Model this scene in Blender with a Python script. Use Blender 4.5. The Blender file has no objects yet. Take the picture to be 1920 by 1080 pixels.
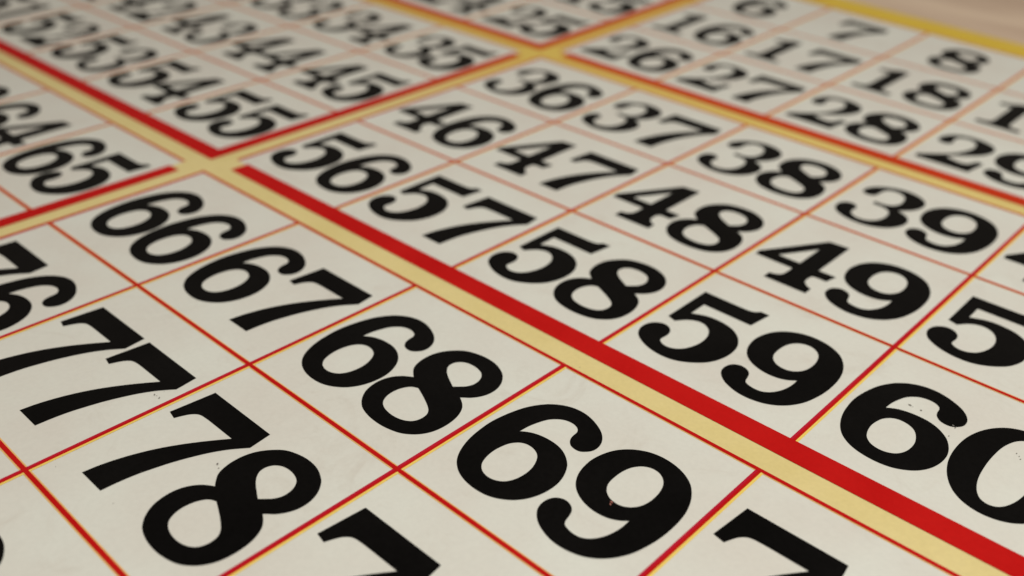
import bpy, bmesh, math, random
from mathutils import Vector, Matrix
from mathutils.geometry import tessellate_polygon

scene = bpy.context.scene
S = 0.02            # one number square of the board is 20 mm wide
ASP = 0.9903        # squares are a touch wider than tall
random.seed(7)

# ---------------------------------------------------------------- camera
cam_d = bpy.data.cameras.new('camera')
cam = bpy.data.objects.new('camera', cam_d)
scene.collection.objects.link(cam)
scene.camera = cam
R = ((0.7296549813168551, -0.68343528086958, -0.02279967328538718),
     (0.3692311542468379, 0.3656998938087582, 0.8543605459061838),
     (-0.5755623015562693, -0.6318067778445267, 0.5191803467933256))
Cc = (3.662864569375975, 3.9853170781700853, -2.5374114788589366)


def flip(v):
    return Vector((v[0], -v[1], -v[2]))


ax, ay, az = flip(R[0]), -flip(R[1]), -flip(R[2])
m = Matrix(((ax.x, ay.x, az.x, 0), (ax.y, ay.y, az.y, 0), (ax.z, ay.z, az.z, 0), (0, 0, 0, 1)))
m.translation = flip(Cc) * S
cam.matrix_world = m
cam_d.sensor_width = 36.0
cam_d.lens = 36.0 * 1782.7 / 1920.0
cam_d.clip_start = 0.005
cam_d.clip_end = 20.0
cam_d.dof.use_dof = True
cam_d.dof.focus_distance = 3.85 * S
cam_d.dof.aperture_fstop = 25.0
cam_d.dof.aperture_blades = 0

# ---------------------------------------------------------------- light
world = bpy.data.worlds.new('World')
scene.world = world
world.use_nodes = True
bg = world.node_tree.nodes['Background']
bg.inputs['Color'].default_value = (1.0, 0.86, 0.70, 1)
bg.inputs['Strength'].default_value = 0.24


def area(name, loc, target, size, energy, color):
    d = bpy.data.lights.new(name, 'AREA')
    d.shape = 'SQUARE'
    d.size = size
    d.energy = energy
    d.color = color
    o = bpy.data.objects.new(name, d)
    scene.collection.objects.link(o)
    o.location = loc
    o.rotation_euler = (Vector(target) - Vector(loc)).to_track_quat('-Z', 'Y').to_euler()
    return o


area('room_lamp', (0.16, -0.03, 0.30), (0.06, -0.03, 0.0), 0.12, 0.80, (0.985, 0.965, 0.88))

vs = scene.view_settings
vs.view_transform = 'Standard'
vs.look = 'None'
vs.exposure = 0.0
vs.gamma = 1.0
vs.use_curve_mapping = False
scene.render.resolution_x = 1024
scene.render.resolution_y = 576

# ---------------------------------------------------------------- materials


def srgb(r, g, b):
    f = lambda c: (c / 255 / 12.92) if c / 255 <= 0.04045 else ((c / 255 + 0.055) / 1.055) ** 2.4
    return (f(r), f(g), f(b), 1)


def printed(name, col_a, col_b, scale=60.0, rough=0.5, spec=0.3, fine=0.03, bump=0.15, mottle=1.0):
    """Ink or paper: two close tones mixed by soft blotches, plus fine paper grain."""
    mt = bpy.data.materials.new(name)
    mt.use_nodes = True
    nt = mt.node_tree
    b = nt.nodes['Principled BSDF']
    tc = nt.nodes.new('ShaderNodeNewGeometry')
    n1 = nt.nodes.new('ShaderNodeTexNoise')
    n1.inputs['Scale'].default_value = scale
    n1.inputs['Detail'].default_value = 5
    n1.inputs['Roughness'].default_value = 0.6
    nt.links.new(tc.outputs['Position'], n1.inputs['Vector'])
    rp = nt.nodes.new('ShaderNodeValToRGB')
    rp.color_ramp.elements[0].position = 0.35
    rp.color_ramp.elements[0].color = col_a
    rp.color_ramp.elements[1].position = 0.65
    rp.color_ramp.elements[1].color = col_b
    nt.links.new(n1.outputs['Fac'], rp.inputs['Fac'])
    n2 = nt.nodes.new('ShaderNodeTexNoise')
    n2.inputs['Scale'].default_value = 2600
    n2.inputs['Detail'].default_value = 3
    nt.links.new(tc.outputs['Position'], n2.inputs['Vector'])
    mr = nt.nodes.new('ShaderNodeMapRange')
    mr.inputs['From Min'].default_value = 0.25
    mr.inputs['From Max'].default_value = 0.75
    mr.inputs['To Min'].default_value = 1 - fine
    mr.inputs['To Max'].default_value = 1 + fine
    nt.links.new(n2.outputs['Fac'], mr.inputs['Value'])
    mx = nt.nodes.new('ShaderNodeVectorMath')
    mx.operation = 'SCALE'
    nt.links.new(rp.outputs['Color'], mx.inputs[0])
    nt.links.new(mr.outputs['Result'], mx.inputs['Scale'])
    nt.links.new(mx.outputs['Vector'], b.inputs['Base Color'])
    b.inputs['Roughness'].default_value = rough
    b.inputs['Specular IOR Level'].default_value = spec
    bp = nt.nodes.new('ShaderNodeBump')
    bp.inputs['Strength'].default_value = bump
    bp.inputs['Distance'].default_value = 0.00002
    nt.links.new(n2.outputs['Fac'], bp.inputs['Height'])
    nt.links.new(bp.outputs['Normal'], b.inputs['Normal'])
    return mt


def paint_lens_tint(mt, col, amount):
    """Lens colour fringing painted into the ink colour: hue shifts towards the far top-left."""
    nt = mt.node_tree
    b = nt.nodes['Principled BSDF']
    src = b.inputs['Base Color'].links[0].from_socket
    g = nt.nodes.new('ShaderNodeNewGeometry')
    d = nt.nodes.new('ShaderNodeVectorMath')
    d.operation = 'DOT_PRODUCT'
    d.inputs[1].default_value = (-0.3, 1.0, 0.0)
    nt.links.new(g.outputs['Position'], d.inputs[0])
    r = nt.nodes.new('ShaderNodeMapRange')
    r.interpolation_type = 'SMOOTHSTEP'
    r.inputs['From Min'].default_value = 0.008
    r.inputs['From Max'].default_value = 0.055
    r.inputs['To Max'].default_value = amount
    nt.links.new(d.outputs['Value'], r.inputs['Value'])
    m = nt.nodes.new('ShaderNodeMix')
    m.data_type = 'RGBA'
    nt.links.new(r.outputs['Result'], m.inputs[0])
    nt.links.new(src, m.inputs[6])
    m.inputs[7].default_value = col
    nt.links.new(m.outputs[2], b.inputs['Base Color'])


M_PAPER = printed('coated_paper', (0.72, 0.70, 0.655, 1), (0.75, 0.76, 0.715, 1), 80, 0.42, 0.42, 0.025, 0.06)
M_CARD = printed('grey_card', (0.42, 0.38, 0.32, 1), (0.48, 0.44, 0.37, 1), 200, 0.8, 0.1)
M_YELLOW = printed('yellow_ink', (0.74, 0.61, 0.27, 1), (0.79, 0.66, 0.32, 1), 90, 0.5, 0.3, 0.04)
M_FRAMEYELLOW = printed('deep_yellow_ink', (0.72, 0.50, 0.045, 1), (0.75, 0.53, 0.06, 1), 90, 0.5, 0.3, 0.04)
M_RED = printed('red_ink', (0.50, 0.006, 0.006, 1), (0.56, 0.010, 0.009, 1), 90, 0.5, 0.05, 0.04)
M_MAGENTA = printed('magenta_ink', (0.49, 0.010, 0.035, 1), (0.53, 0.014, 0.045, 1), 90, 0.5, 0.05, 0.04)
M_FRINGE = printed('yellow_fringe_ink', (0.88, 0.64, 0.13, 1), (0.90, 0.67, 0.17, 1), 90, 0.5, 0.3, 0.04)
M_SPREAD = printed('yellow_ink_spread', (0.82, 0.48, 0.16, 1), (0.84, 0.52, 0.20, 1), 90, 0.5, 0.2, 0.04)
paint_lens_tint(M_RED, (0.60, 0.085, 0.012, 1), 0.85)  # lens tint of the far rows, painted into the ink colours
paint_lens_tint(M_MAGENTA, (0.62, 0.10, 0.03, 1), 0.85)
paint_lens_tint(M_YELLOW, (0.76, 0.52, 0.06, 1), 0.75)
M_BLACK = printed('black_ink', (0.0022, 0.0020, 0.0021, 1), (0.0044, 0.0040, 0.0040, 1), 80, 0.45, 0.05, 0.25)
M_SPECK = printed('dark_speck', (0.16, 0.15, 0.14, 1), (0.30, 0.28, 0.26, 1), 900, 0.7, 0.1)
M_SMUDGE = printed('pink_smudge', (0.30, 0.09, 0.07, 1), (0.45, 0.22, 0.18, 1), 2500, 0.7, 0.1)

# handling grime on the paper: faint, patchy, a little warmer than the card
nt = M_PAPER.node_tree
pb = nt.nodes['Principled BSDF']
src = pb.inputs['Base Color'].links[0].from_socket
gg = nt.nodes.new('ShaderNodeNewGeometry')
gn = nt.nodes.new('ShaderNodeTexNoise')
gn.inputs['Scale'].default_value = 130
gn.inputs['Detail'].default_value = 9
gn.inputs['Roughness'].default_value = 0.72
gn.inputs['Distortion'].default_value = 1.2
nt.links.new(gg.outputs['Position'], gn.inputs['Vector'])
gr = nt.nodes.new('ShaderNodeMapRange')
gr.interpolation_type = 'SMOOTHSTEP'
gr.inputs['From Min'].default_value = 0.54
gr.inputs['From Max'].default_value = 0.74
gr.inputs['To Max'].default_value = 0.30
nt.links.new(gn.outputs['Fac'], gr.inputs['Value'])
gm = nt.nodes.new('ShaderNodeMix')
gm.data_type = 'RGBA'
nt.links.new(gr.outputs['Result'], gm.inputs[0])
nt.links.new(src, gm.inputs[6])
gm.inputs[7].default_value = (0.56, 0.50, 0.44, 1)
nt.links.new(gm.outputs[2], pb.inputs['Base Color'])

wood = bpy.data.materials.new('pale_wood')
wood.use_nodes = True
nt = wood.node_tree
b = nt.nodes['Principled BSDF']
tc = nt.nodes.new('ShaderNodeNewGeometry')
mp = nt.nodes.new('ShaderNodeMapping')
mp.inputs['Rotation'].default_value = (0, 0, math.radians(12))
mp.inputs['Scale'].default_value = (13, 75, 13)
n1 = nt.nodes.new('ShaderNodeTexNoise')
n1.inputs['Scale'].default_value = 1.0
n1.inputs['Detail'].default_value = 6
n1.inputs['Distortion'].default_value = 0.35
rp = nt.nodes.new('ShaderNodeValToRGB')
rp.color_ramp.elements[0].position = 0.32
rp.color_ramp.elements[0].color = (0.62, 0.45, 0.34, 1)
rp.color_ramp.elements[1].position = 0.60
rp.color_ramp.elements[1].color = (0.84, 0.66, 0.51, 1)
nt.links.new(tc.outputs['Position'], mp.inputs['Vector'])
nt.links.new(mp.outputs['Vector'], n1.inputs['Vector'])
nt.links.new(n1.outputs['Fac'], rp.inputs['Fac'])
nt.links.new(rp.outputs['Color'], b.inputs['Base Color'])
b.inputs['Roughness'].default_value = 0.45

# ---------------------------------------------------------------- the bent sheet


def warp(x, y):
    """Height of the slightly buckled card, in squares, above its middle plane."""
    a, c = (x - 1.5) / 2, (y - 2) / 2
    return -(0.0015757 * a * a - 0.0296462 * a * c - 0.0076239 * c * c)


def pos(x, y, h=0.0):
    return Vector(((x - 1.5) * S, -(y - 2) * ASP * S, (warp(x, y) + h) * S))


PX, PY = 5.204, 3.254        # block pitch
H1, H2, H3, H4 = 0.0007, 0.0015, 0.0022, 0.0030   # print layers above the paper (squares)


def link(name, bm, mats, parent=None, origin=None, label=None):
    me = bpy.data.meshes.new(name)
    bmesh.ops.recalc_face_normals(bm, faces=bm.faces)
    up = sum(f.normal.z * f.calc_area() for f in bm.faces)
    if up < 0:
        bmesh.ops.reverse_faces(bm, faces=bm.faces)
    if origin is not None:
        bmesh.ops.translate(bm, verts=bm.verts, vec=-origin)
    bm.to_mesh(me)
    bm.free()
    for mt in mats:
        me.materials.append(mt)
    o = bpy.data.objects.new(name, me)
    scene.collection.objects.link(o)
    if parent:
        o.parent = parent
    if origin is not None:
        o.location = origin - (parent.location if parent else Vector())
    elif parent:
        o.location = -parent.location
    if label:
        o['label'] = label
    return o


def rect(bm, x0, x1, y0, y1, h, mat=0, step=0.2):
    nx = max(1, int(math.ceil((x1 - x0) / step)))
    ny = max(1, int(math.ceil((y1 - y0) / step)))
    g = [[bm.verts.new(pos(x0 + (x1 - x0) * i / nx, y0 + (y1 - y0) * j / ny, h)) for i in range(nx + 1)] for j in range(ny + 1)]
    for j in range(ny):
        for i in range(nx):
            f = bm.faces.new((g[j][i], g[j + 1][i], g[j + 1][i + 1], g[j][i + 1]))
            f.material_index = mat


X0, X1 = -PX - 0.42, 5.48        # card edges
Y0, Y1 = -PY - 0.40, PY + 3.53

root = bpy.data.objects.new('number_board', None)
scene.collection.objects.link(root)
root.location = (0, 0, 0)
root.empty_display_size = 0.02
root['label'] = 'white card number board with red grid, yellow bands and black numbers'
root['category'] = 'game board'

# card body: a bent slab with rounded-over edge
bm = bmesh.new()
step = 0.2
nx = int((X1 - X0) / step)
ny = int((Y1 - Y0) / step)
T = 0.075
grid = {}
for lev, h in ((0, 0.0), (1, -T)):
    for j in range(ny + 1):
        for i in range(nx + 1):
            grid[lev, i, j] = bm.verts.new(pos(X0 + (X1 - X0) * i / nx, Y0 + (Y1 - Y0) * j / ny, h))
for j in range(ny):
    for i in range(nx):
        bm.faces.new([grid[0, i, j], grid[0, i, j + 1], grid[0, i + 1, j + 1], grid[0, i + 1, j]])
        f = bm.faces.new([grid[1, i, j], grid[1, i + 1, j], grid[1, i + 1, j + 1], grid[1, i, j + 1]])
        f.material_index = 1
for i in range(nx):
    for j in (0, ny):
        f = bm.faces.new([grid[0, i, j], grid[0, i + 1, j], grid[1, i + 1, j], grid[1, i, j]])
        f.material_index = 1
for j in range(ny):
    for i in (0, nx):
        f = bm.faces.new([grid[0, i, j], grid[0, i, j + 1], grid[1, i, j + 1], grid[1, i, j]])
        f.material_index = 1
me = bpy.data.meshes.new('card_panel')
bmesh.ops.recalc_face_normals(bm, faces=bm.faces)
bm.to_mesh(me)
zmin = min(v.co.z for v in bm.verts)
bm.free()
me.materials.append(M_PAPER)
me.materials.append(M_CARD)
o = bpy.data.objects.new('card_panel', me)
scene.collection.objects.link(o)
o.parent = root

BX = (-PX, 0.0)
BY = (-PY, 0.0, PY)
BARY0, BARY1 = 2.985, 3.115
BARX0, BARX1 = 4.946, 5.060
TL = -0.004     # centre of a block's top line

# yellow gutters between the six blocks
bm = bmesh.new()
for by in BY[:2]:
    rect(bm, -PX - 0.014, BARX1, by + BARY0 + 0.012, by + PY + TL, H1)
for by in BY:
    rect(bm, -PX + BARX0 + 0.012, -0.014, by + TL, by + BARY0 + 0.012, H1)
link('yellow_band', bm, [M_YELLOW], root)
# deeper yellow border round the edge of the card
bm = bmesh.new()
ytop, ybot = -PY + TL, PY + BARY0 + 0.012
rect(bm, X0 + 0.01, X1 - 0.01, Y0 + 0.01, ytop, H1)
rect(bm, X0 + 0.01, -PX - 0.014, ytop, ybot, H1)
rect(bm, BARX1 - 0.01, X1 - 0.01, ytop, ybot, H1)
rect(bm, X0 + 0.01, X1 - 0.01, ybot, Y1 - 0.01, H1)
link('yellow_border', bm, [M_FRAMEYELLOW], root)

for r, by in enumerate(BY):
    for c, bx in enumerate(BX):
        bm = bmesh.new()
        # column lines: the magenta and yellow plates did not land on each other
        for k in range(1, 5):
            x = bx + k
            rect(bm, x - 0.019, x - 0.008, by, by + BARY0 + 0.01, H2, 1)
            rect(bm, x - 0.008, x + 0.005, by, by + BARY0 + 0.01, H2, 0)
            rect(bm, x + 0.005, x + 0.0165, by, by + BARY0 - 0.001, H2, 2)
        rect(bm, bx - 0.029, bx - 0.001, by + TL, by + BARY0 + 0.01, H2, 0)
        # row lines
        for k in range(3):
            yc = by + (k if k else TL)
            xe = bx + BARX0 + 0.01
            rect(bm, bx - 0.029, xe, yc - 0.0095, yc + 0.0095, H3, 0)
            if k:
                rect(bm, bx - 0.001, xe - 0.011, yc - 0.0155, yc - 0.0095, H1, 3)
            rect(bm, bx - 0.001, xe - 0.011, yc + 0.0095, yc + 0.0155, H1, 3)
        g = link('red_grid', bm, [M_RED, M_MAGENTA, M_FRINGE, M_SPREAD], root)
        bm = bmesh.new()
        rect(bm, bx + 0.085, bx + BARX1, by + BARY0, by + BARY1, H4)
        rect(bm, bx + BARX0, bx + BARX1, by + 0.095, by + BARY0, H4)
        bar = link('red_bar', bm, [M_RED], g)
        bar.location = (0, 0, 0)

# ---------------------------------------------------------------- digits
GLYPHS = {
    '0': ["482,538 475,631 454,710 421,776 378,826 325,857 264,868 203,857 150,826 107,776 74,710 53,631 46,538 53,445 74,366 107,300 150,250 203,219 264,208 325,219 378,250 421,300 454,366 475,445", "350,538 347,617 340,678 327,728 310,765 289,788 262,796 235,788 214,765 197,728 184,678 177,617 174,538 177,459 184,398 197,348 214,311 235,288 262,280 289,288 310,311 327,348 340,398 347,459"],
    '1': ["122,282c 168,272 214,250 250,212c 340,212c 340,706c 344,748 362,778 396,790 440,795c 440,855c 118,855c 118,795c 162,790 198,778 216,748 220,706c 220,372c 216,348 200,336 170,336 122,344c"],
    '2': ["80,436 72,388 82,332 104,284 138,248 184,222 240,210 298,212 350,228 396,256 430,300 444,354 438,418 416,480 376,540 326,594 276,640 240,690c 262,704 300,720 340,730 376,726 398,706 412,670 428,628c 476,642c 466,700 456,770 448,855c 84,855c 74,800c 114,762 160,716 206,668 248,614 282,548 306,476 318,408 314,350 292,298 254,268 214,268 180,290 164,330 168,372 176,410 172,444 150,466 118,468 92,456"],
    '3': ["92,420 86,378 98,334 124,292 164,256 216,226 274,210 332,214 386,234 426,266 450,308 458,356 452,404 434,452 402,496 372,528c 416,548 450,578 470,614 478,658 472,710 452,762 420,806 376,840 324,862 262,868 200,860 140,836 96,802 70,756 64,706 76,664 104,640 138,640 164,662 174,696 170,732 180,766 210,796 248,806 288,796 322,768 344,724 352,668 346,612 328,576 298,556 262,546 216,548c 212,506c 246,508 280,504 308,488 330,460 340,418 336,364 320,314 290,284 252,272 218,278 194,304 184,338 182,380 176,416 156,440 124,444"],
    '4': ["268,222c 386,212c 386,578c 486,578c 470,660c 415,660 396,664 388,680 386,706 389,738 404,762 425,780 450,792c 450,853c 206,853c 206,792c 236,785 258,768 268,742 270,705 270,660c 45,660c 40,612c", "142,578c 272,578c 272,352c"],
    '5': ["80,222c 300,222 345,218 366,208 384,186c 432,186c 414,336c 146,336c 146,452c 177,436 213,420 259,412 316,416 369,432 417,466 445,501 468,550 477,606 474,666 460,719 437,765 407,799 373,828 331,853 281,867 223,867 162,853 103,823 69,792 49,750 45,712 54,675 74,648 103,632 136,636 162,657 175,686 177,720 174,747 179,765 200,781 228,788 257,781 285,761 305,730 319,688 326,641 322,590 307,545 283,513 254,495 224,491 196,500 168,520 147,546 129,572c 80,556c"],
    '6': ["171,491c 176,438 189,387 204,350 228,321 256,303 290,297 316,303 332,314 341,331 344,361 350,382 361,399 378,413 403,419 426,415 445,399 459,377 463,348 456,316 439,286 411,258 373,235 328,217 278,208 228,213 181,232 136,267 104,310 79,360 62,418 50,481 45,538 48,597 56,656 70,709 90,757 112,792 137,818 172,842 213,858 257,866 300,867 345,860 387,842 431,808 462,764 480,716 488,664 486,614 472,565 448,520 423,493 388,468 347,452 304,447 259,450 221,460 194,474", "212,553 195,579 185,615 181,656 186,700 198,737 213,758 233,774 261,783 291,782 315,773 336,756 353,725 361,685 360,639 349,599 331,565 310,545 280,533 250,532 228,540"],
    '7': ["73,222c 474,222c 488,326c 464,356 436,394 404,450 374,519 349,590 331,658 319,710 310,780 306,855c 160,855c 168,788 186,712 210,641 240,573 276,507 317,443 350,396 388,345c 314,345 237,345 200,346 165,350 146,360 129,380 116,408 105,437c 55,427c"],
    '8': ["139,545c 118,529 88,499 72,463 64,419 66,368 81,320 111,275 151,238 204,217 266,208 329,215 384,239 414,263 441,299 458,344 460,393 448,435 424,473 402,493 390,505c 417,521 444,544 464,575 478,613 485,660 484,707 475,750 456,788 431,817 395,843 349,859 288,868 222,865 167,852 133,835 98,804 69,760 55,710 54,662 67,617 93,579 117,559", "311,472c 274,452 234,429 204,404 186,376 185,344 200,317 228,300 265,295 301,300 330,313 351,337 362,366 363,398 352,427 331,452", "214,586c 190,597 174,615 161,646 156,685 162,722 179,755 206,776 243,788 286,791 326,784 358,767 374,745 380,712 373,680 353,656 316,633 265,608"],
    '9': ["355,591c 356,633 352,671 342,709 327,740 308,764 282,781 253,785 220,780 200,770 191,754 185,729 176,703 159,683 137,673 113,672 87,686 72,711 68,743 75,775 94,804 123,830 161,850 207,864 251,868 296,863 339,850 378,827 411,796 438,758 460,712 475,657 485,599 489,539 487,468 478,406 458,345 431,297 399,260 354,231 301,213 241,208 185,218 138,242 102,273 73,314 54,365 45,423 50,482 65,533 91,576 122,605 165,628 211,640 258,641 300,631 331,613", "204,317 185,347 174,389 172,440 178,485 196,519 221,540 252,550 282,549 311,534 332,509 344,479 349,437 345,387 332,344 311,314 281,295 249,292 224,301"],
}



def parse(s):
    out = []
    for t in s.split():
        c = t.endswith('c')
        x, y = t.rstrip('c').split(',')
        out.append((float(x) / 1000, float(y) / 1000, c))
    return out


def smooth(ct, n=5):
    N = len(ct)
    out = []
    P = [Vector((q[0], q[1])) for q in ct]
    for i in range(N):
        a, b2 = P[i], P[(i + 1) % N]
        ca, cb = ct[i][2], ct[(i + 1) % N][2]
        if ca and cb:
            out.append(a)
            continue
        L = (b2 - a).length
        ta = (b2 - a) if ca else (b2 - P[i - 1]).normalized() * L
        tb = (b2 - a) if cb else (P[(i + 2) % N] - a).normalized() * L
        for k in range(n):
            t = k / n
            out.append((2 * t**3 - 3 * t**2 + 1) * a + (t**3 - 2 * t**2 + t) * ta
                       + (-2 * t**3 + 3 * t**2) * b2 + (t**3 - t**2) * tb)
    return out


DIG = {}
for ch, cs in GLYPHS.items():
    loops = [[Vector((v.x, v.y, 0)) for v in smooth(parse(s))] for s in cs]
    flat = [v for l in loops for v in l]
    DIG[ch] = (flat, tessellate_polygon(loops))

for n in range(1, 91):
    row, col = (n - 1) // 10, (n - 1) % 10
    bx = BX[col // 5] + col % 5
    by = BY[row // 3] + row % 3
    s = str(n)
    bm = bmesh.new()
    for k, ch in enumerate(s):
        dx = 0.232 if len(s) == 1 else 0.446 * k
        pts, tris = DIG[ch]
        vv = [bm.verts.new(pos(bx + dx + p.x, by + p.y, H2)) for p in pts]
        for t in tris:
            try:
                bm.faces.new([vv[i] for i in t])
            except ValueError:
                pass
    link('printed_number', bm, [M_BLACK], root, origin=pos(bx + 0.5, by + 0.54, 0), label='black number %d' % n)

# ---------------------------------------------------------------- flecks and scuffs on the print
def fleck(bm, x, y, r, h, el=1.0, ang=0.0):
    k = 9
    vs_ = []
    for i in range(k):
        a = 2 * math.pi * i / k
        rr = r * random.uniform(0.55, 1.2)
        px, py = rr * math.cos(a) * el, rr * math.sin(a)
        vs_.append(bm.verts.new(pos(x + px * math.cos(ang) - py * math.sin(ang), y + px * math.sin(ang) + py * math.cos(ang), h)))
    bm.faces.new(vs_)


SPECKS = [(1.905, 4.666, 0.006, 2, 0.3), (1.918, 4.663, 0.004, 1, 0), (1.94, 4.663, 0.006, 2, 0.8), (1.913, 4.625, 0.003, 1, 0), (2.483, 4.724, 0.007, 1.6, 0.6), (2.508, 4.734, 0.005, 1, 0), (2.319, 4.952, 0.003, 1, 0), (2.407, 5.109, 0.003, 1, 0), (4.238, 2.397, 0.007, 2.2, 0), (4.253, 2.4, 0.004, 1, 0), (4.288, 2.399, 0.005, 1.8, 0.4), (4.429, 2.405, 0.009, 1.2, 0.5), (4.441, 2.413, 0.006, 1, 0), (4.443, 2.488, 0.005, 1, 0), (4.685, 2.398, 0.005, 2, 1), (4.708, 2.426, 0.005, 1, 0), (4.699, 2.411, 0.005, 1, 0), (3.056, 3.218, 0.004, 1, 0), (2.06, 5.164, 0.003, 1, 0)]
SMUDGES = [(3.696, 3.812, 0.0045, 1.5, 0.2), (3.700, 3.826, 0.003, 2, 0.9)]
for x, y, r, el, an in SPECKS:
    bm = bmesh.new()
    fleck(bm, x, y, r * 0.6, H4 + 0.0008, el, an)
    link('dark_fleck', bm, [M_SPECK], root)
for x, y, r, el, an in SMUDGES:
    bm = bmesh.new()
    fleck(bm, x, y, r, H4 + 0.0008, el, an)
    link('pink_scuff', bm, [M_SMUDGE], root)

# ---------------------------------------------------------------- table
bm = bmesh.new()
bmesh.ops.create_cube(bm, size=1.0)
bmesh.ops.scale(bm, vec=(1.6, 1.6, 0.03), verts=bm.verts)
bmesh.ops.bevel(bm, geom=bm.edges[:], offset=0.004, segments=3, affect='EDGES')
me = bpy.data.meshes.new('table')
bm.to_mesh(me)
bm.free()
me.materials.append(wood)
t = bpy.data.objects.new('table', me)
scene.collection.objects.link(t)
t.location = (0, 0.2, zmin - 0.015 - 0.0002)
t['kind'] = 'structure'
